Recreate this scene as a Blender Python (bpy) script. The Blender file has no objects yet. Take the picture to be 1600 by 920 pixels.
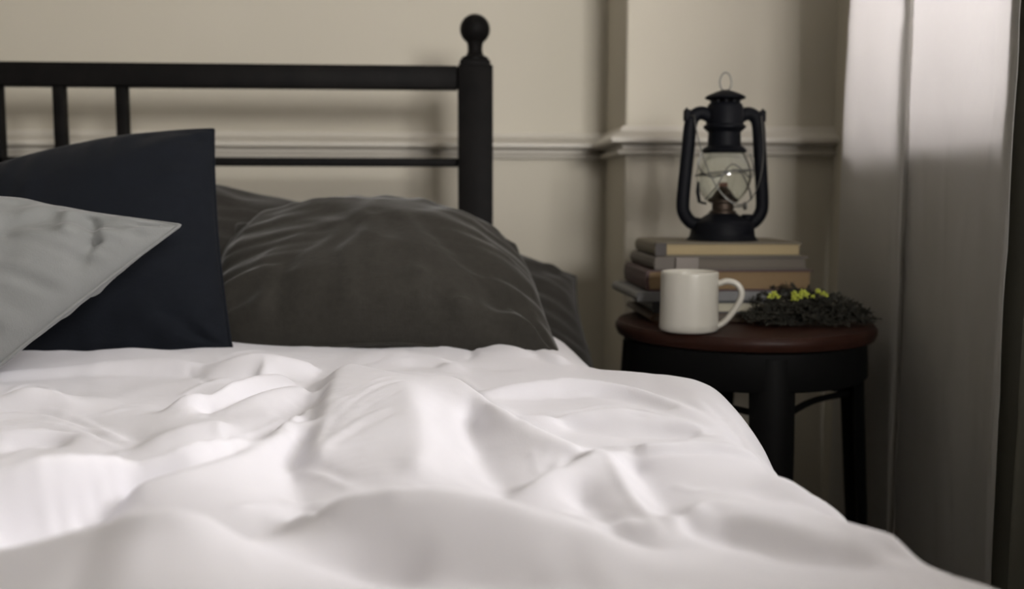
import bpy, bmesh, math, random
import numpy as np
from mathutils import Vector, Matrix, noise as mnoise

# ------------------------------------------------------------------ camera
PI = math.pi
CZ = 0.85                       # camera height above the floor
FPX = 1555.0                    # focal length in pixels of a 1600 wide frame
YAW, PITCH, ROLL = math.radians(3.5), math.radians(5.7), math.radians(0.12)
scene = bpy.context.scene
col = scene.collection
cam_d = bpy.data.cameras.new('camera'); cam = bpy.data.objects.new('camera', cam_d)
col.objects.link(cam)
cam_d.sensor_width = 36.0; cam_d.lens = 36.0 * FPX / 1600.0
cam_d.clip_start = 0.02
FWD = Vector((math.sin(YAW)*math.cos(PITCH), math.cos(YAW)*math.cos(PITCH), -math.sin(PITCH)))
RGT = Vector((math.cos(YAW), -math.sin(YAW), 0.0))
UPV = RGT.cross(FWD)
_r, _u = RGT.copy(), UPV.copy()
RGT = _r*math.cos(ROLL) + _u*math.sin(ROLL)
UPV = -_r*math.sin(ROLL) + _u*math.cos(ROLL)
CAM = Vector((0, 0, CZ))
cam.matrix_world = Matrix(((RGT.x, UPV.x, -FWD.x, CAM.x), (RGT.y, UPV.y, -FWD.y, CAM.y),
                           (RGT.z, UPV.z, -FWD.z, CAM.z), (0, 0, 0, 1)))
cam_d.dof.use_dof = True
cam_d.dof.focus_distance = 0.98
cam_d.dof.aperture_fstop = 3.6
scene.camera = cam
scene.view_settings.view_transform = 'Standard'
scene.view_settings.look = 'None'
scene.view_settings.gamma = 1.0
scene.view_settings.use_curve_mapping = False
scene.view_settings.exposure = 0.0

# ------------------------------------------------------------------ sky and daylight
WALL_X = 0.69                   # right wall
WIN_Y0, WIN_Y1, WIN_Z0, WIN_Z1 = 0.74, 1.60, 0.93, 2.42
W2X0, W2X1, W2Z0, W2Z1 = 0.50, 1.45, 1.05, 1.80        # unseen second window behind the camera, added to light the back wall
XFAR, YSTEP, Y0 = 2.15, 0.28, -2.4                      # the room widens behind the camera
world = bpy.data.worlds.new('world'); scene.world = world; world.use_nodes = True
bg = world.node_tree.nodes['Background']
bg.inputs[0].default_value = (0.72, 0.80, 0.90, 1); bg.inputs[1].default_value = 1.0
ld = bpy.data.lights.new('daylight', 'AREA'); ld.shape = 'RECTANGLE'
ld.size = WIN_Z1 - WIN_Z0; ld.size_y = WIN_Y1 - WIN_Y0
ld.energy = 97.0; ld.color = (1.0, 0.965, 0.955)
lo = bpy.data.objects.new('daylight', ld); col.objects.link(lo)
lo.location = (WALL_X + 0.30, (WIN_Y0 + WIN_Y1)/2, (WIN_Z0 + WIN_Z1)/2 + 0.05)
lo.rotation_euler = (0, math.radians(90), 0)     # shines towards -x through the window

ld2 = bpy.data.lights.new('daylight', 'AREA'); ld2.shape = 'RECTANGLE'  # lamp for the added rear window, brightens the back wall
ld2.size = W2X1 - W2X0; ld2.size_y = W2Z1 - W2Z0; ld2.energy = 165.0; ld2.color = (1.0, 0.965, 0.94)
lo2 = bpy.data.objects.new('daylight', ld2); col.objects.link(lo2)
lo2.location = ((W2X0 + W2X1)/2, Y0 - 0.25, (W2Z0 + W2Z1)/2)
lo2.rotation_euler = (math.radians(90), 0, 0)      # shines towards +y

# ------------------------------------------------------------------ helpers
def ray(px, py):
    d = FWD*FPX + RGT*(px - 800.0) - UPV*(py - 460.0)
    return d
def at_y(px, py, Y):
    d = ray(px, py); return CAM + d*(Y/d.y)
def at_h(px, py, H):
    d = ray(px, py); return CAM + d*(-H/d.z)

def mesh_obj(name, verts, faces, mat=None, parent=None, smooth=True):
    me = bpy.data.meshes.new(name)
    me.from_pydata([tuple(v) for v in verts], [], faces)
    me.update()
    if smooth: me.polygons.foreach_set('use_smooth', [True]*len(me.polygons))
    o = bpy.data.objects.new(name, me); col.objects.link(o)
    if mat: me.materials.append(mat)
    if parent: o.parent = parent
    return o
def bm_obj(name, bm, mat=None, parent=None, smooth=False, auto=None):
    bmesh.ops.recalc_face_normals(bm, faces=bm.faces)
    me = bpy.data.meshes.new(name); bm.to_mesh(me); bm.free()
    if smooth or auto: me.polygons.foreach_set('use_smooth', [True]*len(me.polygons))
    if auto: me.set_sharp_from_angle(angle=math.radians(auto))
    o = bpy.data.objects.new(name, me); col.objects.link(o)
    if mat: me.materials.append(mat)
    if parent: o.parent = parent
    return o
def empty(name, loc, label, cat, group=None):
    o = bpy.data.objects.new(name, None); col.objects.link(o)
    o.location = loc; o.empty_display_size = 0.05
    tag(o, label, cat, group); return o
def tag(o, label=None, cat=None, group=None, kind=None):
    if label: o['label'] = label
    if cat: o['category'] = cat
    if group: o['group'] = group
    if kind: o['kind'] = kind
    return o
def box(bm, x0, x1, y0, y1, z0, z1, bev=0.0, seg=2, M=None):
    r = bmesh.ops.create_cube(bm, size=1.0)
    vs = r['verts']
    for v in vs:
        v.co = Vector(((x0+x1)/2 + v.co.x*(x1-x0), (y0+y1)/2 + v.co.y*(y1-y0), (z0+z1)/2 + v.co.z*(z1-z0)))
    if bev > 0:
        es = set(e for v in vs for e in v.link_edges)
        rb = bmesh.ops.bevel(bm, geom=list(es), offset=bev, segments=seg, profile=0.5, affect='EDGES', clamp_overlap=True)
        vs = list(set(v for f in rb['faces'] for v in f.verts) | set(v for v in vs if v.is_valid))
    if M is not None:
        for v in vs: v.co = M @ v.co
    return vs
def lathe(bm, prof, c=(0, 0, 0), n=40, M=None):
    """prof: list of (radius, z)"""
    rings = []
    for r, z in prof:
        if r < 1e-5:
            rings.append([bm.verts.new((c[0], c[1], c[2]+z))])
        else:
            rings.append([bm.verts.new((c[0]+r*math.cos(2*PI*i/n), c[1]+r*math.sin(2*PI*i/n), c[2]+z)) for i in range(n)])
    for a, b in zip(rings, rings[1:]):
        if len(a) == 1 and len(b) == 1: continue
        for i in range(n):
            j = (i+1) % n
            if len(a) == 1: bm.faces.new((a[0], b[i], b[j]))
            elif len(b) == 1: bm.faces.new((a[i], a[j], b[0]))
            else: bm.faces.new((a[i], a[j], b[j], b[i]))
    if M is not None:
        for rg in rings:
            for v in rg: v.co = M @ v.co
def smooth_path(pts, n):
    """Catmull-Rom through pts"""
    P = [Vector(p) for p in pts]; P = [P[0]*2-P[1]] + P + [P[-1]*2-P[-2]]
    out = []
    for k in range(1, len(P)-2):
        a, b, c, d = P[k-1], P[k], P[k+1], P[k+2]
        for i in range(n):
            t = i/n
            out.append(0.5*((2*b) + (c-a)*t + (2*a-5*b+4*c-d)*t*t + (-a+3*b-3*c+d)*t**3))
    out.append(P[-2]); return out
def tube(bm, pts, rad, n=12, closed=False, cap=True, flat=1.0):
    pts = [Vector(p) for p in pts]; m = len(pts)
    if not hasattr(rad, '__len__'): rad = [rad]*m
    rings = []; prev = None
    for i in range(m):
        if closed: t = pts[(i+1) % m] - pts[i-1]
        else: t = pts[min(i+1, m-1)] - pts[max(i-1, 0)]
        t.normalize()
        if prev is None:
            a = Vector((0, 0, 1)) if abs(t.z) < 0.9 else Vector((0, 1, 0))
            nrm = (a - t*a.dot(t)).normalized()
        else:
            nrm = (prev - t*prev.dot(t)).normalized()
        prev = nrm; bn = t.cross(nrm)
        rings.append([bm.verts.new(pts[i] + (nrm*math.cos(2*PI*k/n) + bn*math.sin(2*PI*k/n)*flat)*rad[i]) for k in range(n)])
    rng = range(m) if closed else range(m-1)
    for i in rng:
        a, b = rings[i], rings[(i+1) % m]
        for k in range(n):
            j = (k+1) % n; bm.faces.new((a[k], a[j], b[j], b[k]))
    if cap and not closed:
        bm.faces.new(list(reversed(rings[0]))); bm.faces.new(rings[-1])
def sweep_path(path, prof):
    """sweep an (out, z) profile along a plan path (x, y) with mitred corners; out is to the right of travel"""
    P = [Vector((p[0], p[1])) for p in path]; n = len(P); V = []; F = []
    for i in range(n):
        d0 = (P[i]-P[i-1]).normalized() if i else (P[1]-P[0]).normalized()
        d1 = (P[i+1]-P[i]).normalized() if i < n-1 else d0
        n0 = Vector((d0.y, -d0.x)); n1 = Vector((d1.y, -d1.x))
        m = (n0+n1).normalized(); k = 1.0/max(0.3, m.dot(n0))
        for o, z in prof: V.append((P[i].x + m.x*o*k, P[i].y + m.y*o*k, z))
    q = len(prof)
    for i in range(n-1):
        for j in range(q-1):
            F.append((i*q+j, i*q+j+1, (i+1)*q+j+1, (i+1)*q+j))
    F.append(tuple(range(q))); F.append(tuple(reversed(range((n-1)*q, n*q))))
    return V, F

# ------------------------------------------------------------------ materials
def mat(name, base, rough=0.6, metal=0.0, spec=0.5, bump=None, var=None, sheen=0.0, coat=0.0, trans=0.0):
    """bump: (scale, strength, detail) / var: (scale, colour2, contrast)"""
    m = bpy.data.materials.new(name); m.use_nodes = True
    nt = m.node_tree; nd = nt.nodes; lk = nt.links; b = nd['Principled BSDF']
    b.inputs['Base Color'].default_value = (*base, 1); b.inputs['Roughness'].default_value = rough
    b.inputs['Metallic'].default_value = metal; b.inputs['Specular IOR Level'].default_value = spec
    b.inputs['Sheen Weight'].default_value = sheen; b.inputs['Sheen Roughness'].default_value = 0.5
    b.inputs['Coat Weight'].default_value = coat
    tc = nd.new('ShaderNodeTexCoord')
    if var:
        n = nd.new('ShaderNodeTexNoise'); n.inputs['Scale'].default_value = var[0]; n.inputs['Detail'].default_value = 5
        lk.new(tc.outputs['Object'], n.inputs['Vector'])
        r = nd.new('ShaderNodeValToRGB'); r.color_ramp.elements[0].position = 0.5-var[2]; r.color_ramp.elements[1].position = 0.5+var[2]
        r.color_ramp.elements[0].color = (*base, 1); r.color_ramp.elements[1].color = (*var[1], 1)
        lk.new(n.outputs['Fac'], r.inputs['Fac']); lk.new(r.outputs['Color'], b.inputs['Base Color'])
    if bump:
        n = nd.new('ShaderNodeTexNoise'); n.inputs['Scale'].default_value = bump[0]; n.inputs['Detail'].default_value = bump[2]
        lk.new(tc.outputs['Object'], n.inputs['Vector'])
        bp = nd.new('ShaderNodeBump'); bp.inputs['Strength'].default_value = bump[1]; bp.inputs['Distance'].default_value = 0.002
        lk.new(n.outputs['Fac'], bp.inputs['Height']); lk.new(bp.outputs['Normal'], b.inputs['Normal'])
    return m
def fabric(name, base, base2, weave=900.0, strength=0.25, sheen=0.3, rough=0.9, slub=60.0):
    m = bpy.data.materials.new(name); m.use_nodes = True
    nt = m.node_tree; nd = nt.nodes; lk = nt.links; b = nd['Principled BSDF']
    b.inputs['Roughness'].default_value = rough; b.inputs['Specular IOR Level'].default_value = 0.2
    b.inputs['Sheen Weight'].default_value = sheen; b.inputs['Sheen Roughness'].default_value = 0.4
    tc = nd.new('ShaderNodeTexCoord')
    hs = []
    for axis in (0, 1):                                  # threads in two directions
        mp = nd.new('ShaderNodeMapping')
        mp.inputs['Scale'].default_value = (weave, weave*0.08, weave*0.4) if axis == 0 else (weave*0.08, weave, weave*0.4)
        lk.new(tc.outputs['Object'], mp.inputs['Vector'])
        n = nd.new('ShaderNodeTexNoise'); n.inputs['Scale'].default_value = 1.0; n.inputs['Detail'].default_value = 2
        lk.new(mp.outputs['Vector'], n.inputs['Vector']); hs.append(n)
    ad = nd.new('ShaderNodeMath'); ad.operation = 'ADD'
    lk.new(hs[0].outputs['Fac'], ad.inputs[0]); lk.new(hs[1].outputs['Fac'], ad.inputs[1])
    bp = nd.new('ShaderNodeBump'); bp.inputs['Strength'].default_value = strength; bp.inputs['Distance'].default_value = 0.0006
    lk.new(ad.outputs[0], bp.inputs['Height']); lk.new(bp.outputs['Normal'], b.inputs['Normal'])
    n2 = nd.new('ShaderNodeTexNoise'); n2.inputs['Scale'].default_value = slub; n2.inputs['Detail'].default_value = 4
    lk.new(tc.outputs['Object'], n2.inputs['Vector'])
    mx = nd.new('ShaderNodeMix'); mx.data_type = 'RGBA'
    mx.inputs['A'].default_value = (*base, 1); mx.inputs['B'].default_value = (*base2, 1)
    lk.new(n2.outputs['Fac'], mx.inputs['Factor']); lk.new(mx.outputs['Result'], b.inputs['Base Color'])
    return m

def plaster():
    return mat('wall_paint', (0.51, 0.475, 0.395), rough=0.75, spec=0.3, bump=(35, 0.12, 5), var=(1.6, (0.54, 0.505, 0.425), 0.25))
M_wall = plaster()
M_trim = mat('trim_paint', (0.52, 0.49, 0.43), rough=0.42, spec=0.45, bump=(60, 0.08, 3), var=(8, (0.56, 0.53, 0.47), 0.3))
M_ceil = mat('ceiling_paint', (0.78, 0.77, 0.73), rough=0.85, bump=(40, 0.1, 3))
M_bed = mat('black_painted_wood', (0.004, 0.0038, 0.0038), rough=0.5, spec=0.05, bump=(120, 0.15, 4), var=(30, (0.009, 0.008, 0.0075), 0.3))
M_duvet = fabric('white_cotton', (0.79, 0.78, 0.825), (0.83, 0.82, 0.865), weave=1500, strength=0.18, sheen=0.15, slub=9)
M_sheet = fabric('white_sheet', (0.66, 0.65, 0.66), (0.70, 0.69, 0.70), weave=1500)
M_char = fabric('charcoal_linen', (0.025, 0.0235, 0.0195), (0.043, 0.0395, 0.033), weave=700, strength=0.6, sheen=0.25, slub=130)
M_char2 = fabric('dark_charcoal_linen', (0.026, 0.024, 0.021), (0.042, 0.039, 0.034), weave=700, strength=0.6, sheen=0.2, slub=130)
M_navy = fabric('navy_cotton', (0.0045, 0.006, 0.0095), (0.006, 0.008, 0.0125), weave=900, strength=0.4, sheen=0.05, slub=80)
M_grey = fabric('grey_cotton', (0.19, 0.195, 0.19), (0.22, 0.225, 0.22), weave=900, strength=0.4, sheen=0.2, slub=40)
M_lant = mat('black_enamel', (0.0032, 0.0036, 0.0055), rough=0.55, spec=0.10, bump=(200, 0.1, 3))
M_wire = mat('steel_wire', (0.16, 0.16, 0.15), rough=0.4, metal=0.9)
M_brass = mat('old_burner_metal', (0.05, 0.035, 0.025), rough=0.5, metal=0.7)
M_mug = mat('cream_glazed_ceramic', (0.53, 0.51, 0.45), rough=0.3, spec=0.5, coat=0.3, bump=(25, 0.06, 2))
M_seat = mat('stool_seat_wood', (0.020, 0.0075, 0.005), rough=0.45, spec=0.18, bump=(60, 0.2, 6), var=(22, (0.034, 0.012, 0.0075), 0.2))
M_stool = mat('stool_black_metal', (0.006, 0.006, 0.006), rough=0.55, spec=0.1, bump=(200, 0.1, 2))
M_dark_cover = mat('dark_cover', (0.035, 0.028, 0.024), rough=0.6, bump=(300, 0.1, 2))
M_frame = mat('window_paint', (0.55, 0.53, 0.48), rough=0.5)
# glass
def glass_mat(name, tint=(1, 1, 1), rough=0.02):
    m = bpy.data.materials.new(name); m.use_nodes = True; nd = m.node_tree.nodes; lk = m.node_tree.links
    b = nd['Principled BSDF']; b.inputs['Base Color'].default_value = (*tint, 1)
    b.inputs['Transmission Weight'].default_value = 1.0; b.inputs['Roughness'].default_value = rough; b.inputs['IOR'].default_value = 1.45
    tc = nd.new('ShaderNodeTexCoord'); n = nd.new('ShaderNodeTexNoise'); n.inputs['Scale'].default_value = 12
    lk.new(tc.outputs['Object'], n.inputs['Vector'])
    bp = nd.new('ShaderNodeBump'); bp.inputs['Strength'].default_value = 0.05; lk.new(n.outputs['Fac'], bp.inputs['Height']); lk.new(bp.outputs['Normal'], b.inputs['Normal'])
    return m
M_glass = glass_mat('lantern_glass', (0.93, 0.95, 0.92))
def pane_mat():
    m = bpy.data.materials.new('window_glass'); m.use_nodes = True; nd = m.node_tree.nodes; lk = m.node_tree.links
    nd.remove(nd['Principled BSDF']); out = nd['Material Output']
    t = nd.new('ShaderNodeBsdfTransparent'); g = nd.new('ShaderNodeBsdfGlossy'); g.inputs['Roughness'].default_value = 0.02
    fr = nd.new('ShaderNodeFresnel'); fr.inputs['IOR'].default_value = 1.3
    mx = nd.new('ShaderNodeMixShader'); lk.new(fr.outputs[0], mx.inputs[0]); lk.new(t.outputs[0], mx.inputs[1]); lk.new(g.outputs[0], mx.inputs[2])
    lk.new(mx.outputs[0], out.inputs['Surface']); return m
M_pane = pane_mat()
def curtain_mat(name, c, tr, tfac):
    m = bpy.data.materials.new(name); m.use_nodes = True; nd = m.node_tree.nodes; lk = m.node_tree.links
    out = nd['Material Output']; b = nd['Principled BSDF']
    b.inputs['Roughness'].default_value = 0.9; b.inputs['Specular IOR Level'].default_value = 0.1
    tc = nd.new('ShaderNodeTexCoord'); mp = nd.new('ShaderNodeMapping'); mp.inputs['Scale'].default_value = (500, 500, 60)
    lk.new(tc.outputs['Object'], mp.inputs['Vector'])
    n = nd.new('ShaderNodeTexNoise'); n.inputs['Scale'].default_value = 1; n.inputs['Detail'].default_value = 3
    lk.new(mp.outputs['Vector'], n.inputs['Vector'])
    mx = nd.new('ShaderNodeMix'); mx.data_type = 'RGBA'; mx.inputs['A'].default_value = (*[v*0.94 for v in c], 1); mx.inputs['B'].default_value = (*c, 1)
    lk.new(n.outputs['Fac'], mx.inputs['Factor']); lk.new(mx.outputs['Result'], b.inputs['Base Color'])
    t = nd.new('ShaderNodeBsdfTranslucent'); t.inputs['Color'].default_value = (*tr, 1)
    ms = nd.new('ShaderNodeMixShader'); ms.inputs[0].default_value = tfac
    lk.new(b.outputs[0], ms.inputs[1]); lk.new(t.outputs[0], ms.inputs[2]); lk.new(ms.outputs[0], out.inputs['Surface'])
    return m
M_curt = curtain_mat('white_curtain', (0.50, 0.49, 0.46), (0.80, 0.78, 0.78), 0.36)
M_drape = curtain_mat('olive_drape', (0.17, 0.165, 0.135), (0.10, 0.095, 0.07), 0.12)
def floor_mat():
    m = bpy.data.materials.new('floor_boards'); m.use_nodes = True; nd = m.node_tree.nodes; lk = m.node_tree.links
    b = nd['Principled BSDF']; b.inputs['Roughness'].default_value = 0.45
    tc = nd.new('ShaderNodeTexCoord')
    br = nd.new('ShaderNodeTexBrick'); br.inputs['Scale'].default_value = 1.0
    br.inputs['Brick Width'].default_value = 1.6; br.inputs['Row Height'].default_value = 0.12; br.inputs['Mortar Size'].default_value = 0.003
    br.inputs['Color1'].default_value = (0.06, 0.035, 0.02, 1); br.inputs['Color2'].default_value = (0.085, 0.05, 0.03, 1); br.inputs['Mortar'].default_value = (0.012, 0.008, 0.006, 1)
    lk.new(tc.outputs['Object'], br.inputs['Vector'])
    mp = nd.new('ShaderNodeMapping'); mp.inputs['Scale'].default_value = (3, 50, 3); lk.new(tc.outputs['Object'], mp.inputs['Vector'])
    n = nd.new('ShaderNodeTexNoise'); n.inputs['Scale'].default_value = 1; n.inputs['Detail'].default_value = 6; lk.new(mp.outputs['Vector'], n.inputs['Vector'])
    mx = nd.new('ShaderNodeMix'); mx.data_type = 'RGBA'; mx.blend_type = 'MULTIPLY'; mx.inputs['Factor'].default_value = 0.5
    lk.new(br.outputs['Color'], mx.inputs['A']); lk.new(n.outputs['Color'], mx.inputs['B']); lk.new(mx.outputs['Result'], b.inputs['Base Color'])
    bp = nd.new('ShaderNodeBump'); bp.inputs['Strength'].default_value = 0.2; bp.inputs['Distance'].default_value = 0.002
    lk.new(n.outputs['Fac'], bp.inputs['Height']); lk.new(bp.outputs['Normal'], b.inputs['Normal'])
    return m
M_floor = floor_mat()

# ------------------------------------------------------------------ room shell
X0, ZC = -2.6, 2.65
YB, YR, XR = 2.00, 1.78, 0.311           # back wall, projecting wall beside the bed, its corner
bm = bmesh.new(); box(bm, X0-0.1, XFAR+0.2, Y0-0.2, YB+0.2, -0.06, 0.0); tag(bm_obj('floor', bm, M_floor), kind='structure')
bm = bmesh.new(); box(bm, X0-0.1, XFAR+0.2, Y0-0.2, YB+0.2, ZC, ZC+0.06); tag(bm_obj('ceiling', bm, M_ceil), kind='structure')
bm = bmesh.new(); box(bm, X0-0.1, XR+0.03, YB, YB+0.15, 0, ZC); tag(bm_obj('wall_back', bm, M_wall), kind='structure')
# projecting wall with a softly rounded plaster corner
cr = 0.006
pl = [(XR, YB+0.14), (XR, YR+cr)] + [(XR+cr-cr*math.cos(a*PI/10), YR+cr-cr*math.sin(a*PI/10)) for a in range(1, 6)] + [(WALL_X+0.25, YR), (WALL_X+0.25, YB+0.14)]
V = [(x, y, 0) for x, y in pl] + [(x, y, ZC) for x, y in pl]; n = len(pl)
F = [(i, (i+1) % n, n+(i+1) % n, n+i) for i in range(n)] + [tuple(range(n)), tuple(reversed(range(n, 2*n)))]
bm = bmesh.new(); vv = [bm.verts.new(v) for v in V]
for f in F: bm.faces.new([vv[i] for i in f])
tag(bm_obj('wall_alcove', bm, M_wall, auto=40), kind='structure')
bm = bmesh.new(); box(bm, X0-0.1, X0, Y0, YB, 0, ZC); tag(bm_obj('wall_left', bm, M_wall), kind='structure')
bm = bmesh.new()
for b in ((X0-0.1, W2X0, 0, ZC), (W2X1, XFAR+0.2, 0, ZC), (W2X0, W2X1, 0, W2Z0), (W2X0, W2X1, W2Z1, ZC)): box(bm, b[0], b[1], Y0-0.2, Y0, b[2], b[3])
tag(bm_obj('wall_front', bm, M_wall), kind='structure')
bm = bmesh.new()
WT = 0.2
box(bm, WALL_X, WALL_X+WT, YSTEP, YR, 0, WIN_Z0); box(bm, WALL_X, WALL_X+WT, YSTEP, YR, WIN_Z1, ZC)
box(bm, WALL_X, WALL_X+WT, YSTEP, WIN_Y0, WIN_Z0, WIN_Z1); box(bm, WALL_X, WALL_X+WT, WIN_Y1, YR, WIN_Z0, WIN_Z1)
tag(bm_obj('wall_right', bm, M_wall), kind='structure')
bm = bmesh.new(); box(bm, WALL_X+WT, XFAR, YSTEP, YSTEP+0.12, 0, ZC); tag(bm_obj('wall_step', bm, M_wall), kind='structure')
bm = bmesh.new(); box(bm, XFAR, XFAR+0.15, Y0, YSTEP+0.12, 0, ZC); tag(bm_obj('wall_far_right', bm, M_wall), kind='structure')
# dado rail
DZ = 0.9416
prof = [(0.0, 0.032), (0.006, 0.031), (0.009, 0.026), (0.012, 0.020), (0.020, 0.0155), (0.027, 0.012), (0.0295, 0.007), (0.028, 0.002),
        (0.020, -0.001), (0.006, -0.002), (0.005, -0.0085), (0.012, -0.0105), (0.0155, -0.014), (0.014, -0.0185), (0.004, -0.0205), (0.0, -0.021)]
prof = [(o, DZ+z) for o, z in prof]
V, F = sweep_path([(X0, YB), (XR, YB), (XR, YR), (WALL_X, YR)], prof)
o = mesh_obj('trim_1', V, F, M_trim); o.data.set_sharp_from_angle(angle=math.radians(45)); tag(o, kind='structure')
V, F = sweep_path([(X0, YB), (XR, YB), (XR, YR), (WALL_X, YR), (WALL_X, YSTEP)], [(0, 0.14), (0.006, 0.14), (0.012, 0.125), (0.016, 0.12), (0.016, 0), (0, 0)])
tag(mesh_obj('baseboard_back', V, F, M_trim, smooth=False), kind='structure')
# window in the right wall: casing, frame with bars, sill, panes
win = mesh_obj('window_1', [], [], M_frame); tag(win, kind='structure')
cw = 0.075
for nm, b in (('casing', (WALL_X-0.02, WALL_X, WIN_Y1, WIN_Y1+cw, WIN_Z0-0.06, WIN_Z1+cw)), ('casing', (WALL_X-0.02, WALL_X, WIN_Y0-cw, WIN_Y0, WIN_Z0-0.06, WIN_Z1+cw)),
              ('casing', (WALL_X-0.02, WALL_X, WIN_Y0, WIN_Y1, WIN_Z1, WIN_Z1+cw)), ('sill', (WALL_X-0.022, WALL_X+0.1, WIN_Y0-0.02, WIN_Y1+0.02, WIN_Z0-0.03, WIN_Z0))):
    bm = bmesh.new(); box(bm, *b, bev=0.004); bm_obj(nm, bm, M_trim, win)
npan = 4; fy = [WIN_Y0 + (WIN_Y1-WIN_Y0)*i/npan for i in range(npan+1)]
for i, y in enumerate(fy):
    bm = bmesh.new(); w = 0.03 if i in (0, npan) else 0.018
    box(bm, WALL_X+0.1, WALL_X+0.14, max(WIN_Y0, y-w), min(WIN_Y1, y+w), WIN_Z0, WIN_Z1, bev=0.003); bm_obj('window_bar', bm, M_frame, win)
for z in (WIN_Z0+0.02, WIN_Z1-0.02):
    bm = bmesh.new(); box(bm, WALL_X+0.1, WALL_X+0.14, WIN_Y0, WIN_Y1, z-0.02, z+0.02, bev=0.003); bm_obj('window_rail', bm, M_frame, win)
for i in range(npan):
    bm = bmesh.new(); box(bm, WALL_X+0.117, WALL_X+0.121, fy[i], fy[i+1], WIN_Z0, WIN_Z1); bm_obj('window_pane', bm, M_pane, win)

win2 = mesh_obj('added_window', [], [], M_frame); tag(win2, kind='structure')  # out of view, put in so light reaches the headboard wall
for b in ((W2X0-cw, W2X0, W2Z0, W2Z1+cw), (W2X1, W2X1+cw, W2Z0, W2Z1+cw), (W2X0, W2X1, W2Z1, W2Z1+cw), (W2X0-cw, W2X1+cw, W2Z0-0.03, W2Z0)):
    bm = bmesh.new(); box(bm, b[0], b[1], Y0, Y0+0.022, b[2], b[3], bev=0.004); bm_obj('casing', bm, M_trim, win2)
for i in range(3):
    x = W2X0 + (W2X1-W2X0)*i/2
    bm = bmesh.new(); box(bm, max(W2X0, x-0.025), min(W2X1, x+0.025), Y0-0.14, Y0-0.10, W2Z0, W2Z1, bev=0.003); bm_obj('window_bar', bm, M_frame, win2)
    if i < 2:
        bm = bmesh.new(); box(bm, x, W2X0 + (W2X1-W2X0)*(i+1)/2, Y0-0.122, Y0-0.118, W2Z0, W2Z1); bm_obj('window_pane', bm, M_pane, win2)
for z in (W2Z0+0.02, W2Z1-0.02):
    bm = bmesh.new(); box(bm, W2X0, W2X1, Y0-0.14, Y0-0.10, z-0.02, z+0.02, bev=0.003); bm_obj('window_rail', bm, M_frame, win2)

# ------------------------------------------------------------------ bed
YH = 1.64                                   # headboard plane (front of the post)
BXC = -0.745                                # centre line of the bed
pr = at_y(743, 200, YH)
PX = pr.x; PW = 0.0285                      # right post
bed = empty('bed', (BXC, 0.6, 0), 'black wooden bed with slatted headboard and round ball finials', 'bed')
def inv(o):                                  # keep world coordinates under an offset empty
    o.matrix_parent_inverse = o.parent.matrix_basis.inverted(); return o
def zat(px, py, Y=YH): return at_y(px, py, Y).z
def bed_part(name, bm, m=M_bed, auto=35): 
    bmesh.ops.recalc_face_normals(bm, faces=bm.faces); o = bm_obj(name, bm, m, bed, auto=auto); return inv(o)
ztop_rail, zbot_rail = zat(680, 100.5), zat(680, 137.5)
zpost = zat(743, 100)
def zf(y): return zat(743, y)
for sx in (0, 1):
    cx = PX if sx == 0 else 2*BXC - PX
    bm = bmesh.new(); yc = YH + PW
    box(bm, cx-PW, cx+PW, YH, YH+2*PW, 0, zpost, bev=0.003)
    box(bm, cx-PW+0.003, cx+PW-0.004, YH+0.003, YH+2*PW-0.003, zpost-0.004, zf(91), bev=0.004)
    post = bed_part('headboard_post', bm)
    bm = bmesh.new()
    s = 1.0/945.0
    prf = [(0.0, zf(92)), (0.0215, zf(92)), (0.0225, zf(90)), (0.0215, zf(86)), (0.0150, zf(83.5)), (0.0125, zf(78)), (0.0118, zf(72)), (0.0128, zf(64)), (0.0150, zf(60.5)), (0.0150, zf(59))]
    zc = zf(41.5); R = 0.0248
    a0 = math.asin(0.0150/R)
    for k in range(15):
        a = a0 + (PI-a0)*k/14
        prf.append((max(0.0, R*math.sin(a)), zc - R*math.cos(a)))
    prf[-1] = (0.0, zc+R)
    lathe(bm, prf, (cx, yc, 0), 40)
    o = bm_obj('ball_finial', bm, M_bed, post, auto=50); o.matrix_parent_inverse = post.matrix_world.inverted() if False else Matrix.Identity(4)
    o.matrix_parent_inverse = Matrix.Translation(-bed.location) @ Matrix.Identity(4) if False else Matrix.Identity(4)
xl, xr = 2*BXC-PX+PW, PX-PW
bm = bmesh.new(); box(bm, xl, xr, YH+0.012, YH+0.045, zbot_rail, ztop_rail, bev=0.003); bed_part('top_rail', bm)
z1, z0 = zat(680, 246.6), zat(680, 260.0)
bm = bmesh.new(); box(bm, xl, xr, YH+0.018, YH+0.038, z0, z1, bev=0.002); bed_part('middle_rail', bm)
bm = bmesh.new(); box(bm, xl, xr, YH+0.014, YH+0.043, 0.50, 0.54, bev=0.003); bed_part('lower_rail', bm)
for k in range(5):
    xs = at_y(189.5, 170, YH+0.02).x - k*0.0985
    bm = bmesh.new(); box(bm, xs-0.009, xs+0.009, YH+0.018, YH+0.038, 0.53, zbot_rail+0.004, bev=0.002); bed_part('slat', bm)
YF = -0.42                                  # foot end
for x in (xl-0.03, xr+0.005):
    bm = bmesh.new(); box(bm, x, x+0.025, YF, YH+0.01, 0.26, 0.40, bev=0.003); bed_part('side_rail', bm)
FBH = 1.05  # unseen footboard, added this tall to keep rear light off the near duvet
for cx in (PX, 2*BXC-PX):
    bm = bmesh.new(); box(bm, cx-PW, cx+PW, YF-2*PW, YF, 0, FBH, bev=0.004); bed_part('added_foot_post', bm)
bm = bmesh.new(); box(bm, xl, xr, YF-0.045, YF-0.012, 0.26, 0.34, bev=0.003); bed_part('added_foot_rail', bm)
bm = bmesh.new(); box(bm, xl, xr, YF-0.045, YF-0.012, FBH-0.06, FBH-0.015, bev=0.003); bed_part('added_foot_rail', bm)
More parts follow.
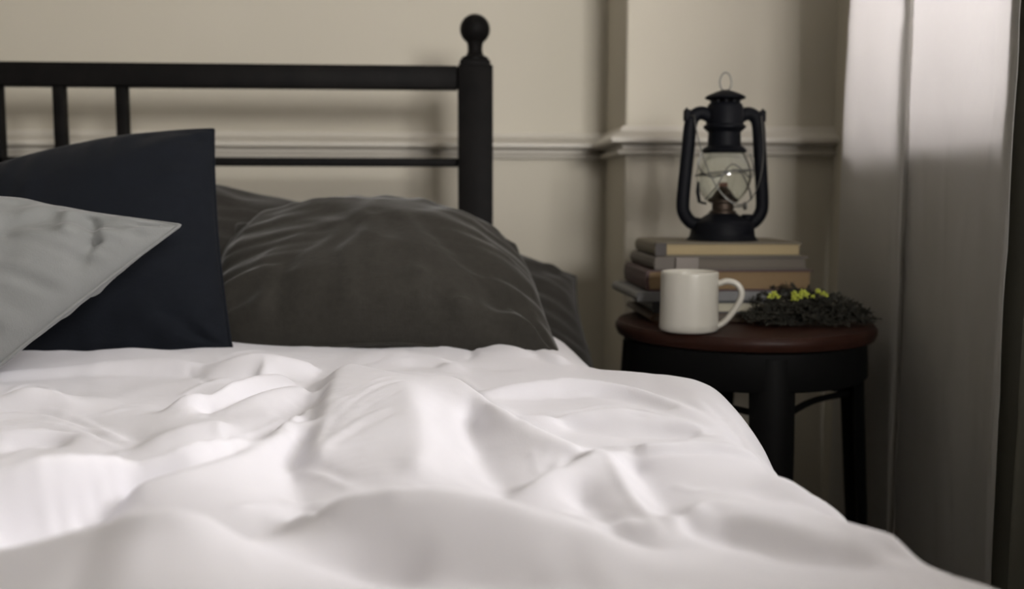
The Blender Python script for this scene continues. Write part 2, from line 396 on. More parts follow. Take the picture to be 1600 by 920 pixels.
nb = 13; wb_ = (xr-xl)/nb
for k in range(nb):
    bm = bmesh.new(); box(bm, xl+k*wb_+0.0015, xl+(k+1)*wb_-0.0015, YF-0.037, YF-0.020, 0.33, FBH-0.055, bev=0.003); bed_part('added_shade_panel', bm)
for k in range(12):
    y = YF + 0.06 + k*0.165
    bm = bmesh.new(); box(bm, xl, xr, y, y+0.07, 0.335, 0.352); bed_part('mattress_slat', bm)
# mattress
MZ = 0.585
bm = bmesh.new(); box(bm, 2*BXC-0.115, 0.115, YF+0.005, YH-0.005, 0.354, MZ, bev=0.035, seg=4)
mt = bm_obj('mattress', bm, M_sheet, smooth=True)
tag(mt, 'thick mattress in a white fitted sheet lying on the black bed frame', 'mattress')

# ------------------------------------------------------------------ duvet: ridges and valleys traced, then relaxed
DX0, DX1, DY0, DY1 = -1.62, 0.36, -0.36, 1.345
CELL = 0.004
nx, ny = int((DX1-DX0)/CELL)+1, int((DY1-DY0)/CELL)+1
BASE = 0.205
CREST = []
VALLEY = []
_ZY = [505, 518, 535, 545, 560, 580, 600, 620, 640, 660, 680, 700, 720, 750, 780, 800, 850, 900, 950, 1000, 1050]
_ZZ = [1.345, 1.31, 1.26, 1.23, 1.18, 1.12, 1.06, 1.0, .95, .90, .855, .815, .778, .728, .685, .658, .595, .54, .49, .45, .41]
def zfl(y): return float(np.interp(y, _ZY, _ZZ))
def floor_h(Z):                                   # local ground level of the sheet (height below the camera)
    return float(np.interp(Z, [.35, .45, .54, .658, .815, .95, 1.12, 1.23, 1.31], [.185, .195, .203, .209, .207, .2046, .198, .190, .180]))
def w_at(px, py, Z):
    p = at_y(px, py, Z); return Vector((p.x, p.y, p.z - CZ))
def C(*p, b=0.0, d=0.012, bd=0.0, w=1.0):
    """crest through pixels (px, py, row of its foot); b: how far behind it the sheet is down again"""
    W = [w_at(x, y, zfl(f)+(d if f > y else 0.0)) for x, y, f in p]
    CREST.append((W, w))
    if b: VALLEY.append(([Vector((q.x*(1+b/q.y), q.y+b, -floor_h(q.y+b)-bd)) for q in W], 0.7))
def Vy(*p, dh=0.0, w=0.6):
    """valley through pixels (px, py), lying dh below the local ground"""
    W = []
    for x, y in p:
        Z = zfl(y)
        if dh: Z *= 1 + dh/max(.05, floor_h(Z))
        W.append(w_at(x, y, Z))
    VALLEY.append((W, w))
# far rim of the duvet below the pillows
C((-250,560,560),(-60,552,552),(40,545,545),(160,530,530),(240,521,521),(310,518,518),(370,520,520),(415,526,526))
C((455,524,524),(500,519,519),(600,517,517),(660,520,520),(700,524,524))
C((752,522,522),(800,521,521),(840,519,519),(866,515,515))
Vy((432,530),(440,545)); Vy((728,530),(740,550),(738,566))
# far ridges
C((-120,590,605),(0,580,595),(130,566,585),(230,558,580),(290,558,585),(318,572,590), b=.03)
Vy((60,552),(180,546),(320,540),(420,545))
Vy((-80,604),(60,594),(200,588),(300,592))
C((150,545,552),(220,543,552),(290,552,560), b=.02)
C((352,560,590),(375,552,590),(405,548,590),(440,553,590),(490,565,585), b=.035)
C((405,548,585),(415,570,600),(395,590,605))
C((560,550,560),(610,545,562),(670,552,572),(715,566,585), b=.025)
C((620,535,540),(650,531,540),(700,538,550), b=.02)
C((755,535,545),(800,540,556),(850,548,566),(880,556,572), b=.02)
Vy((640,574),(720,577),(800,580)); Vy((820,552),(850,566),(900,575))
C((-60,640,652),(0,620,645),(40,602,642),(80,610,642),(115,630,648), b=.05)
Vy((130,602),(220,608),(258,630),(240,650))
C((258,645,660),(285,620,655),(320,600,650),(360,588,640),(400,582,620),(440,580,610), b=.03)
C((330,652,668),(360,632,655),(400,615,645),(440,603,635),(475,603,632),(492,615,640), b=.03)
Vy((400,598),(350,618),(318,650))
# curved bands at left
C((-100,652,668),(0,642,664),(60,643,664),(120,656,676),(170,678,694),(215,700,712), b=.025)
C((-100,676,700),(0,668,704),(80,667,700),(140,682,704),(190,705,716), b=.03)
Vy((-80,655),(0,654),(70,654),(130,672),(180,697)); Vy((-80,716),(0,708),(60,697),(108,697))
# rolled fold from lower left up to the tip at 490,625
C((-110,760,880),(0,724,860),(60,707,850),(120,700,835),(190,706,812),(250,695,798),(300,678,790),(345,668,772),(400,664,745),(440,648,715),(475,628,680),(492,622,650), b=.06, bd=.002, d=.028)
Vy((496,640),(478,676),(435,712),(385,745),(300,785),(200,806),(100,838),(0,866), dh=.003, w=1.0)
C((345,662,700),(335,655,695),(290,665,705),(230,688,715))                 # inner layer
Vy((350,690),(300,706),(240,724),(200,735), dh=-.022)
C((200,752,812),(280,722,795),(360,700,765),(430,672,722),(470,650,690), d=.012)
# central ridge
C((520,585,619),(548,567,605),(600,580,620),(635,600,653),(652,640,697),(655,680,727),(650,720,763), d=.0, w=1.0)
C((548,567,605),(522,592,628),(508,625,662),(503,660,692),(495,700,735), d=0)
Vy((505,575),(480,600),(468,615), dh=.0)
Vy((470,700),(455,740),(470,790),(500,830), dh=.003)
Vy((738,668),(745,710),(765,745),(800,785), dh=.001, w=1.0)
# crest running right from the peak, then forking
C((560,572,610),(620,583,620),(670,586,626),(715,589,632),(760,622,667),(815,658,702),(870,686,732),(920,698,745),(945,703,752), b=.055, bd=.002)
C((945,703,752),(962,735,778),(988,778,808),(1035,838,862), b=.0)
C((945,703,752),(905,718,768),(862,738,788),(830,756,798),(800,778,808), b=.035)
Vy((905,790),(950,830),(1000,870), dh=.002)
Vy((985,735),(1030,790),(1080,845), dh=.003)
C((1040,830,850),(1065,790,830),(1110,775,815),(1170,790,820), d=.006)
C((945,702,740),(1020,698,735),(1110,697,732),(1165,700,728),(1200,710,728), b=.035)
Vy((800,655),(870,668),(960,682),(1060,688),(1150,692), dh=.004)
C((760,606,625),(800,596,625),(870,587,620),(930,590,622),(1000,604,632),(1060,628,650),(1120,662,680), b=.02)
C((820,652,668),(900,640,665),(960,634,662),(1030,648,672),(1100,674,688),(1140,690,700), b=.018)
Vy((790,625),(870,622),(960,622),(1050,645))
# small folds at the right
C((1170,770,786),(1200,754,780),(1245,752,780),(1290,768,790),(1310,785,800), b=.025, bd=.002)
Vy((1185,785),(1260,790),(1310,802), dh=.002)
C((1110,800,830),(1180,802,840),(1260,822,860),(1340,850,880),(1400,872,895), b=.02)
Vy((1130,850),(1220,880),(1320,892),(1400,893), dh=.006)
C((1010,920,960),(1150,910,955),(1300,905,940),(1400,920,950))
# right border, just inside the outline
C((870,530,530),(893,556,556),(905,580,580),(985,610,614),(1050,624,634),(1090,630,650),(1140,655,668),(1185,712,716),(1250,755,757),(1340,806,806),(1440,865,865),(1500,915,915),(1560,980,960), w=1.0)
# foreground mounds
C((430,835,870),(470,795,872),(520,768,880),(580,753,885),(650,750,888),(730,765,893),(850,800,905),(960,845,920),(1040,885,935), b=.09)
C((-60,890,960),(0,860,955),(100,832,955),(200,800,958),(270,792,960),(330,806,955),(395,848,940),(470,882,935),(550,905,935),(640,925,940), b=.06, bd=-.004)
C((-100,960,1020),(100,930,1030),(300,915,1040),(450,935,1040))

C((700,925,930),(800,932,936),(900,936,940), w=0)
Vm = [w_at(x, y, z) for x, y, z in ((600,925,.503),(700,925,.499),(800,928,.495),(900,932,.490),(980,938,.484))]; VALLEY.append((Vm, 1.0))
def dens(W): return smooth_path(W, 30)
TGT = np.zeros((ny, nx)); WGT = np.zeros((ny, nx))
def splat(p, h, w):
    fx, fy_ = (p[0]-DX0)/CELL, (p[1]-DY0)/CELL
    i, j = int(math.floor(fx)), int(math.floor(fy_))
    for dj in (0, 1):
        for di in (0, 1):
            a, b = i+di, j+dj
            if 0 <= a < nx and 0 <= b < ny:
                q = w*(1-abs(fx-a))*(1-abs(fy_-b)); TGT[b, a] += q*h; WGT[b, a] += q
for W, w in CREST + VALLEY:
    for p in dens(W): splat(p, p.z, w)
gx = DX0 + CELL*np.arange(nx); gy = DY0 + CELL*np.arange(ny)
GX, GY = np.meshgrid(gx, gy)
# loose large-scale waves where nothing was traced (left of and behind the view)
wave = 0.014*np.sin(GX*7.5+GY*5.0+0.6)*np.cos(GY*6.0-GX*2.0) + 0.008*np.sin(GX*15-GY*9)
prior = -0.203 + wave*0.8
pw = np.full((ny, nx), 0.0006)
off = (GY < 0.42) | (GX < -0.62*GY-0.12); pw[off] = 0.02
prior[GY < 0.42] += 0.028
def relax(T, Wt, P, PWt, h, cell, it, src):
    for _ in range(it):
        hp = np.pad(h, 1, mode='edge')
        nb = hp[:-2, 1:-1]+hp[2:, 1:-1]+hp[1:-1, :-2]+hp[1:-1, 2:]
        h = (nb + src*cell*cell + T*30 + P*PWt)/(4.0 + Wt*30 + PWt)
    return h
def down(A, f): 
    a, b = (A.shape[0]//f)*f, (A.shape[1]//f)*f
    return A[:a, :b].reshape(a//f, f, b//f, f).mean((1, 3))
def up_to(A, shape):
    yi = np.linspace(0, A.shape[0]-1, shape[0]); xi = np.linspace(0, A.shape[1]-1, shape[1])
    y0 = np.minimum(yi.astype(int), A.shape[0]-2); x0 = np.minimum(xi.astype(int), A.shape[1]-2)
    ty = (yi-y0)[:, None]; tx = (xi-x0)[None, :]
    a = A[y0][:, x0]; b = A[y0][:, x0+1]; c = A[y0+1][:, x0]; d = A[y0+1][:, x0+1]
    return a*(1-ty)*(1-tx)+b*(1-ty)*tx+c*ty*(1-tx)+d*ty*tx
PUFF = 1.6
hh = None
for f, it in ((16, 400), (8, 400), (4, 300), (2, 200), (1, 120)):
    T, Wt, P, Q = (down(A, f) for A in (TGT, WGT, prior, pw)) if f > 1 else (TGT, WGT, prior, pw)
    k = f*f
    h0 = np.full(T.shape, -BASE) if hh is None else up_to(hh, T.shape)
    hh = relax(T*k, Wt*k, P, Q*k, h0, CELL*f, it, PUFF)
def blur(A, s):
    r = int(3*s)+1; k = np.exp(-0.5*(np.arange(-r, r+1)/s)**2); k /= k.sum()
    B = np.pad(A, ((r, r), (0, 0)), mode='edge'); A = sum(k[i]*B[i:i+A.shape[0]] for i in range(2*r+1))
    B = np.pad(A, ((0, 0), (r, r)), mode='edge'); return sum(k[i]*B[:, i:i+A.shape[1]] for i in range(2*r+1))
hh = blur(hh, 1.15)
# thin creases and puckers: small ridges (+) and grooves (-), added on top
CR_C = 0.002
cnx, cny = int((DX1-DX0)/CR_C)+1, int((DY1-DY0)/CR_C)+1
CRF = np.zeros((cny, cnx))
def hit(px, py):
    """where the line of sight through a pixel first meets the relaxed sheet"""
    d = ray(px, py); k = 1.0/d.y; dx, dz = d.x*k, d.z*k
    Zs = np.arange(0.36, 1.36, 0.002)
    h = samp(dx*Zs, Zs); below = np.nonzero(dz*Zs <= h)[0]
    if len(below) == 0: return None
    Z = Zs[below[0]]; return dx*Z, Z
def samp(x, y):
    fx = (x-DX0)/CELL; fy2 = (y-DY0)/CELL
    x0 = np.clip(fx.astype(int), 0, nx-2); y0 = np.clip(fy2.astype(int), 0, ny-2)
    tx = np.clip(fx-x0, 0, 1); ty = np.clip(fy2-y0, 0, 1)
    return hh[y0, x0]*(1-tx)*(1-ty)+hh[y0, x0+1]*tx*(1-ty)+hh[y0+1, x0]*(1-tx)*ty+hh[y0+1, x0+1]*tx*ty
def crease(amp, *p, wig=0.0):
    Q = smooth_path([Vector((q[0], q[1], 0)) for q in p], 24)
    tot = len(Q); prev = None
    for n_, q in enumerate(Q):
        w = hit(q.x, q.y)
        if w is None: prev = None; continue
        steps = 1
        if prev is not None:
            dd = math.hypot(w[0]-prev[0], w[1]-prev[1])
            steps = max(1, int(dd/CR_C)+1) if dd < 0.04 else 1
        t = n_/tot; a = amp*min(1, 6*t+0.05, 6*(1-t))*(1 + wig*math.sin(n_*0.45))
        for m_ in range(steps):
            f = (m_+1)/steps; x, y = (w if steps == 1 else (prev[0]+(w[0]-prev[0])*f, prev[1]+(w[1]-prev[1])*f))
            i, j = int(round((x-DX0)/CR_C)), int(round((y-DY0)/CR_C))
            if 0 <= i < cnx and 0 <= j < cny and abs(a) > abs(CRF[j, i]): CRF[j, i] = a
        prev = w
S = 0.001
crease(4.0*S, (950,700,738),(1020,699,737),(1110,697,732),(1200,711,728))
crease(-3.5*S, (950,709),(1040,706),(1120,706),(1190,718))
crease(2.4*S, (945,703,768),(962,735,790),(988,778,815),(1035,838,868))
crease(1.8*S, (945,703,768),(905,718,782),(862,738,800),(803,776,815))
crease(-1.6*S, (1175,774),(1205,762),(1245,762),(1300,784))
crease(2.0*S, (600,580,655),(660,585,660),(715,589,670),(760,622,690),(815,658,725),(870,686,755))
crease(1.6*S, (1100,612),(1150,650),(1182,685),(1203,714))
crease(-1.4*S, (1090,618),(1140,660),(1172,694),(1196,716))
crease(1.3*S, (820,650),(900,640),(960,634),(1040,650),(1100,674),(1150,694))
crease(1.2*S, (990,655),(1060,668),(1110,684)); crease(-1.2*S, (960,640),(1040,662),(1100,686))
crease(-2.0*S, (742,528),(738,548),(734,566)); crease(1.5*S, (748,528),(746,546),(752,560))
crease(-1.5*S, (832,540),(842,556),(870,572)); crease(1.2*S, (840,536),(860,556),(884,566))
crease(1.6*S, (352,556),(375,551),(405,548),(440,553),(490,566)); crease(1.3*S, (405,548),(415,570),(395,592))
crease(-1.8*S, (330,598),(300,585),(296,570)); crease(-1.3*S, (318,590),(310,572))
crease(1.6*S, (258,646),(285,622),(320,600),(360,590)); crease(1.6*S, (330,652),(350,628),(400,612),(440,603),(480,604))
crease(-1.6*S, (322,655),(338,635),(362,618)); crease(-1.3*S, (300,650),(330,632),(350,622))
crease(1.6*S, (0,620,645),(40,602,642),(80,610,642),(115,630,648))
crease(2.2*S, (-60,642,662),(0,642,664),(60,643,664),(120,656,676),(170,678,694),(215,700,712))
crease(2.2*S, (-60,668,702),(0,668,704),(80,667,700),(140,682,704),(190,705,716))
crease(-2.0*S, (-60,655),(0,654),(70,654),(130,672),(180,697)); crease(-2.0*S, (0,706),(60,696),(108,697))
crease(2.4*S, (346,662,705),(344,675,715),(348,688,735)); crease(-2.4*S, (352,665),(354,680),(350,690))
crease(1.8*S, (205,735,812),(250,712,800),(300,700,780),(360,692,765),(420,668,740),(460,645,700))
crease(-2.2*S, (345,690,730),(300,702,750),(240,722,780),(200,742,812))
crease(-3.0*S, (200,728,812),(196,750,816),(188,765,820),(150,790,826),(100,815,838),(40,840,856), wig=.5)
crease(2.4*S, (192,722,812),(188,745,814),(176,760,818),(140,784,824),(90,808,836),(30,834,856), wig=.7)
crease(2.2*S, (182,776,820),(176,790,822),(150,800,826),(110,818,838),(60,840,856), wig=.7)
for q in ((190,700,20,62),(160,712,24,60),(120,722,16,58),(70,735,10,60),(30,750,6,55)):
    crease(1.2*S, (q[0],q[1],q[1]+100),(q[0]-q[2],q[1]+q[3]*.5,q[1]+104),(q[0]-q[2]*1.2,q[1]+q[3],q[1]+108))
for q in ((498,651,562,614),(530,678,612,637),(511,660,594,598),(545,645,612,604),(520,662,606,622),(535,676,600,642),(500,700,560,664),(560,610,625,586),(492,690,520,640)):   # pulled wrinkles on the flank of the central ridge
    crease(0.7*S, (q[0],q[1],q[1]+62),((q[0]+q[2])/2,(q[1]+q[3])/2-5,(q[1]+q[3])/2+60),(q[2],q[3],q[3]+66))
    crease(-0.6*S, (q[0]+10,q[1]+6,q[1]+66),((q[0]+q[2])/2+12,(q[1]+q[3])/2+2,(q[1]+q[3])/2+66),(q[2]+12,q[3]+7,q[3]+72))
for q in ((830,705,842,745),(858,698,850,735),(880,706,866,738),(905,700,890,722)):
    crease(0.8*S, (q[0],q[1],q[1]+60),(q[2],q[3],q[3]+50))
crease(1.2*S, (430,740),(500,745),(560,770)); crease(1.2*S, (440,800),(400,790),(360,800)); crease(-1.2*S, (470,720),(520,740),(545,750))
crease(1.0*S, (1050,760),(1080,770),(1120,765)); crease(1.0*S, (600,560),(680,568),(740,585)); crease(1.0*S, (200,640),(150,648),(90,640))
CRF = blur(CRF, 1.5)*3.2
def csamp(x, y):
    fx = (x-DX0)/CR_C; fy2 = (y-DY0)/CR_C
    x0 = np.clip(fx.astype(int), 0, cnx-2); y0 = np.clip(fy2.astype(int), 0, cny-2)
    tx = np.clip(fx-x0, 0, 1); ty = np.clip(fy2-y0, 0, 1)
    return CRF[y0, x0]*(1-tx)*(1-ty)+CRF[y0, x0+1]*tx*(1-ty)+CRF[y0+1, x0]*(1-tx)*ty+CRF[y0+1, x0+1]*tx*ty
# right hand edge: x of the outline as a function of y
EDGE = [(-0.6, .30), (0.40, .35), (.531, .343), (.58, .325), (.634, .308), (.734, .298), (.80, .286), (.90, .300), (1.04, .306), (1.088, .262), (1.13, .215), (1.166, .190), (1.23, .184), (1.333, .172), (1.40, .165)]
def edge_x(y):
    ys = [e[0] for e in EDGE]; xs = [e[1] for e in EDGE]
    e = np.interp(y, ys, xs)
    return e
def samp(x, y):
    fx = (x-DX0)/CELL; fy2 = (y-DY0)/CELL
    x0 = np.clip(fx.astype(int), 0, nx-2); y0 = np.clip(fy2.astype(int), 0, ny-2)
    tx = np.clip(fx-x0, 0, 1); ty = np.clip(fy2-y0, 0, 1)
    return hh[y0, x0]*(1-tx)*(1-ty)+hh[y0, x0+1]*tx*(1-ty)+hh[y0+1, x0]*(1-tx)*ty+hh[y0+1, x0+1]*tx*ty
# fine mesh in sheet coordinates (u across, v along)
R_E = 0.065
us = np.concatenate([np.arange(-1.60, -0.72, 0.012), np.arange(-0.72, 0.40, 0.0029), np.arange(0.40, 0.74, 0.008)])
vs = np.concatenate([np.arange(-0.34, 0.38, 0.010), np.arange(0.38, 1.335+0.10, 0.0029)])
VS = vs
U, Vv = np.meshgrid(us, vs)
Yc = np.minimum(Vv, 1.335)
e = edge_x(Yc)
k = np.exp(-0.5*(np.arange(-9, 10)/4.0)**2); k /= k.sum()
ep = np.pad(e[:, 0], 9, mode='edge'); es = np.array([ (ep[i:i+19]*k).sum() for i in range(len(vs))])
e = np.repeat(es[:, None], len(us), 1)
uf = e - R_E                                   # flat until here
arc = R_E*PI/2
du = U - uf
th = np.clip(du/R_E, 0, PI/2)
X = np.where(du <= 0, U, uf + R_E*np.sin(th))
hang = np.clip(du-arc, 0, None)
Hs = samp(np.minimum(X, 0.35), Yc) + csamp(np.minimum(X, 0.35), Yc)
Z = Hs - np.where(du > 0, R_E*(1-np.cos(th)), 0) - hang
# hanging side folds
rip = np.sin(Vv*38+0.5*np.sin(Vv*11))*0.5 + 0.5*np.sin(Vv*23+1.0)
X = X + np.clip(hang/0.25, 0, 1)*0.018*rip - np.clip(hang/0.3, 0, 1)*0.02
# head end: roll over the rim
endd = Vv - 1.335; RE2 = 0.035
rr = 0.035
dv = Vv - (1.335-rr); tv = np.clip(dv/rr, 0, PI/2)
Y = np.where(dv <= 0, Vv, 1.335-rr + rr*np.sin(tv))
Z = Z - np.where(dv > 0, rr*(1-np.cos(tv)), 0) - np.clip(dv-rr*PI/2, 0, 0.06)
# fine wrinkles
fl = np.empty(U.size); uu = X.ravel(); vv2 = Y.ravel(); yv = Vv.ravel(); ur = U.ravel()
nf = mnoise.noise
for i in range(U.size):
    a, b = ur[i], yv[i]
    w1 = nf((a*9, b*9, 3.1))
    n1 = nf((a*26+w1*3.0, b*14+w1*2.0, 0.0))
    n2 = nf((a*18-w1*2.0, b*42+w1*4.0, 7.0))
    r1 = 1-abs(n2)*2.2
    m = nf((a*5, b*5, 11.0))
    fl[i] = 0.0013*n1 + 0.0007*max(0.0, r1)**3*max(0.0, m+0.15)*1.5 + 0.004*w1*0.5
Z = Z + fl.reshape(Z.shape)
Zw = CZ + Z
Zw = np.maximum(Zw, 0.30)
NV, NU = U.shape
verts = np.stack([X, Y, Zw], -1).reshape(-1, 3)
idx = np.arange(NV*NU).reshape(NV, NU)
quads = np.stack([idx[:-1, :-1], idx[:-1, 1:], idx[1:, 1:], idx[1:, :-1]], -1).reshape(-1, 4)
me = bpy.data.meshes.new('duvet')
me.vertices.add(len(verts)); me.vertices.foreach_set('co', verts.ravel())
me.loops.add(quads.size); me.loops.foreach_set('vertex_index', quads.ravel().astype(np.int32))
me.polygons.add(len(quads)); me.polygons.foreach_set('loop_start', np.arange(0, quads.size, 4, dtype=np.int32))
me.polygons.foreach_set('loop_total', np.full(len(quads), 4, dtype=np.int32)); me.polygons.foreach_set('use_smooth', [True]*len(quads))
me.update(); me.validate(); me.materials.append(M_duvet)
duvet = bpy.data.objects.new('duvet', me); col.objects.link(duvet)
tag(duvet, 'rumpled white duvet spread over the bed in soft folds', 'duvet')

# ------------------------------------------------------------------ pillows
def cushion(name, c, e1, e2, t, material, label, cat, seed, pinch=0.07, wr=0.004, n=140, p=2.6, q=0.55, sag=0.0, fn=None, group=None):
    """cushion centred at c, half axes e1 / e2, thickness t along the normal"""
    c = Vector(c); e1 = Vector(e1); e2 = Vector(e2); nr = e1.cross(e2).normalized()
    if nr.dot(CAM-c) < 0: nr = -nr
    V = []; F = []; idx = {}
    L1, L2 = e1.length, e2.length
    for side in (1, -1):
        for j in range(n+1):
            for i in range(n+1):
                u = math.sin((i/n-0.5)*PI)*0.35 + (2*i/n-1)*0.65; v = math.sin((j/n-0.5)*PI)*0.35 + (2*j/n-1)*0.65
                edge = i in (0, n) or j in (0, n)
                if edge and side == -1: idx[(side, i, j)] = idx[(1, i, j)]; continue
                pu = u*(1 - pinch*(1-v*v)); pv = v*(1 - pinch*(1-u*u))
                th = t/2*((1-abs(u)**p)*(1-abs(v)**p))**q
                # wrinkles radiating from corners and edges
                du_, dv_ = 1-abs(u), 1-abs(v)
                cd = math.hypot(du_, dv_); ang = math.atan2(dv_, du_)
                w = math.sin(ang*9 + seed + 3*nf((u*2+seed, v*2, 0)))*math.exp(-cd*2.2)*min(1, cd*6)
                ed = min(du_, dv_); al = v if du_ < dv_ else u
                w2 = nf((al*9+seed, ed*2.0, seed*1.7))*math.exp(-ed*3.0)*min(1, ed*14)
                x_, y_ = pu*L1*6, pv*L2*6
                w3 = nf((x_+seed, y_*2.2, side*3.0)); w4 = nf((x_*2.6+w3*2, y_*1.6+seed, side*5.0))
                w5 = max(0.0, 1-abs(nf((x_*1.1+y_*0.9+seed, y_*2.0-x_*0.5, 2.0)))*2.4)**1.6
                d = wr*(0.9*w + 1.6*w2 + 1.4*w3 + 0.7*w4 + 0.35*w5*min(1, ed*5))*min(1, ed*10)
                P = c + e1*pu + e2*pv + nr*(side*th + d)
                P.z -= sag*(pu*pu)
                if fn: P = fn(P, u, v, side)
                idx[(side, i, j)] = len(V); V.append(P)
    for side in (1, -1):
        for j in range(n):
            for i in range(n):
                f = (idx[(side, i, j)], idx[(side, i+1, j)], idx[(side, i+1, j+1)], idx[(side, i, j+1)])
                F.append(f if side == 1 else tuple(reversed(f)))
    loc = sum(V, Vector())/len(V)
    o = mesh_obj(name, [v-loc for v in V], F, material); o.location = loc
    bm = bmesh.new(); bm.from_mesh(o.data); bmesh.ops.recalc_face_normals(bm, faces=bm.faces); bm.to_mesh(o.data); bm.free()
    tag(o, label, cat, group)
    # sewn edge seam
    ring = [(i, 0) for i in range(n)] + [(n, j) for j in range(n)] + [(i, n) for i in range(n, 0, -1)] + [(0, j) for j in range(n, 0, -1)]
    bm = bmesh.new(); tube(bm, [V[idx[(1, i, j)]]-loc for i, j in ring], 0.0022, n=6, closed=True)
    bm_obj('seam', bm, material, o, smooth=True)
    return o
zr = lambda r: CZ + r
def droop(P, u, v, side):
    P.z -= 0.030*max(0, u)**2.2*(0.6+0.4*v); P.x -= 0.02*max(0, u)**2*max(0, v); return P
cushion('pillow', (-0.140, 1.495, zr(-0.152)), (0.375, 0.01, -0.072), (-0.01, 0.125, 0.120), 0.15, M_char2,
        'dark charcoal linen pillow lying behind the other, its corner poking out at right', 'pillow', 2.0, wr=0.006, fn=droop)
def dome(P, u, v, side):
    a = max(0, u); P.z -= 0.040*a**2.6*(0.5+0.5*v); P.x -= 0.030*a**2*max(0, v)**1.5; P.y += 0.07*max(0, -u)**1.5*max(0, -v)
    P.z -= 0.012*max(0, -u)**2
    P.z += 0.010*math.exp(-((u-0.15)/0.35)**2); return P
cushion('pillow', (-0.100, 1.365, zr(-0.130)), (0.240, 0.0, -0.010), (0.0, 0.150, 0.066), 0.205, M_char,
        'large rounded charcoal linen pillow nearest the duvet, with creased folds', 'pillow', 5.0, wr=0.009, q=0.5, fn=dome)
def arch(P, u, v, side):
    P.z += 0.027*(1-u*u)*max(0, v)**1.5; P.x += 0.012*max(0, u)*(1-v)*0.5; return P
cushion('cushion', (-0.513, 1.315, zr(-0.104)), (0.210, 0.0, 0.052), (-0.020, 0.080, 0.140), 0.12, M_navy,
        'dark navy square cushion leaning upright against the headboard', 'cushion', 9.0, wr=0.004, pinch=0.03, fn=arch)
def dent(P, u, v, side):
    a, b = (1-u)/2, (v+1)/2; m = 9.0
    for (a0, b0), (a1, b1), dep, wd in (((.17, .09), (.09, .20), .010, .018), ((.09, .20), (.05, .33), .010, .018), ((.21, .10), (.13, .22), -.007, .022), ((.33, .12), (.24, .30), .004, .03), ((.5, .6), (.62, .85), .005, .03)):
        L = (a1-a0)**2+(b1-b0)**2; t = max(0, min(1, ((a-a0)*(a1-a0)+(b-b0)*(b1-b0))/L)); q = math.hypot(a-a0-t*(a1-a0), b-b0-t*(b1-b0))
        P = P - NG*(dep*math.exp(-(q/wd)**2)*min(1, min(b, a)*12))
    return P
cr_ = at_y(281, 352, 1.16)
E1 = Vector((-0.42, 0.05, 0.060)); E2 = Vector((-0.205, -0.14, -0.185))
NG = (-E1).cross(E2).normalized(); NG = NG if NG.dot(CAM-cr_) > 0 else -NG
cushion('cushion', cr_ + E1/2 + E2/2, -E1/2, E2/2, 0.155, M_grey,
        'light grey cotton cushion at left with its corner pointing right', 'cushion', 4.0, wr=0.006, pinch=0.02, p=2.2, q=0.62, fn=dent)

# ------------------------------------------------------------------ unseen chest of drawers, added to shade the near duvet and stool
CH0, CH1, CY0, CY1, CHH = 0.10, 1.02, -1.02, -0.58, 1.04
M_chest = mat('dark_chest_wood', (0.035, 0.018, 0.011), rough=0.45, spec=0.3, bump=(50, 0.15, 6), var=(14, (0.055, 0.028, 0.016), 0.25))
chest = empty('added_shade_chest', ((CH0+CH1)/2, (CY0+CY1)/2, 0), 'unseen dark chest of drawers added beside the bed foot to block light', 'chest of drawers')
hx, hy = (CH1-CH0)/2, (CY1-CY0)/2
bm = bmesh.new(); box(bm, -hx, hx, -hy, hy, 0.09, CHH-0.022, bev=0.003); bm_obj('body', bm, M_chest, chest)
bm = bmesh.new(); box(bm, -hx-0.012, hx+0.012, -hy-0.012, hy+0.014, CHH-0.022, CHH, bev=0.005); bm_obj('top', bm, M_chest, chest)
for sx in (-1, 1):
    for sy in (-1, 1):
        bm = bmesh.new(); box(bm, sx*(hx-0.022)-0.02, sx*(hx-0.022)+0.02, sy*(hy-0.022)-0.02, sy*(hy-0.022)+0.02, 0, 0.092, bev=0.003); bm_obj('foot', bm, M_chest, chest)
for k in range(5):
    z = 0.112 + k*0.180
    bm = bmesh.new(); box(bm, -hx+0.02, hx-0.02, hy-0.002, hy+0.016, z, z+0.168, bev=0.004); dr = bm_obj('drawer', bm, M_chest, chest)
    for sx in (-1, 1):
        bm = bmesh.new(); lathe(bm, [(0, 0), (0.006, 0), (0.006, 0.010), (0.014, 0.015), (0.014, 0.021), (0.008, 0.026), (0, 0.027)], n=20, M=Matrix.Translation((sx*0.15, hy+0.016, z+0.09)) @ Matrix.Rotation(-PI/2, 4, 'X')); bm_obj('knob', bm, M_brass, dr, smooth=True)

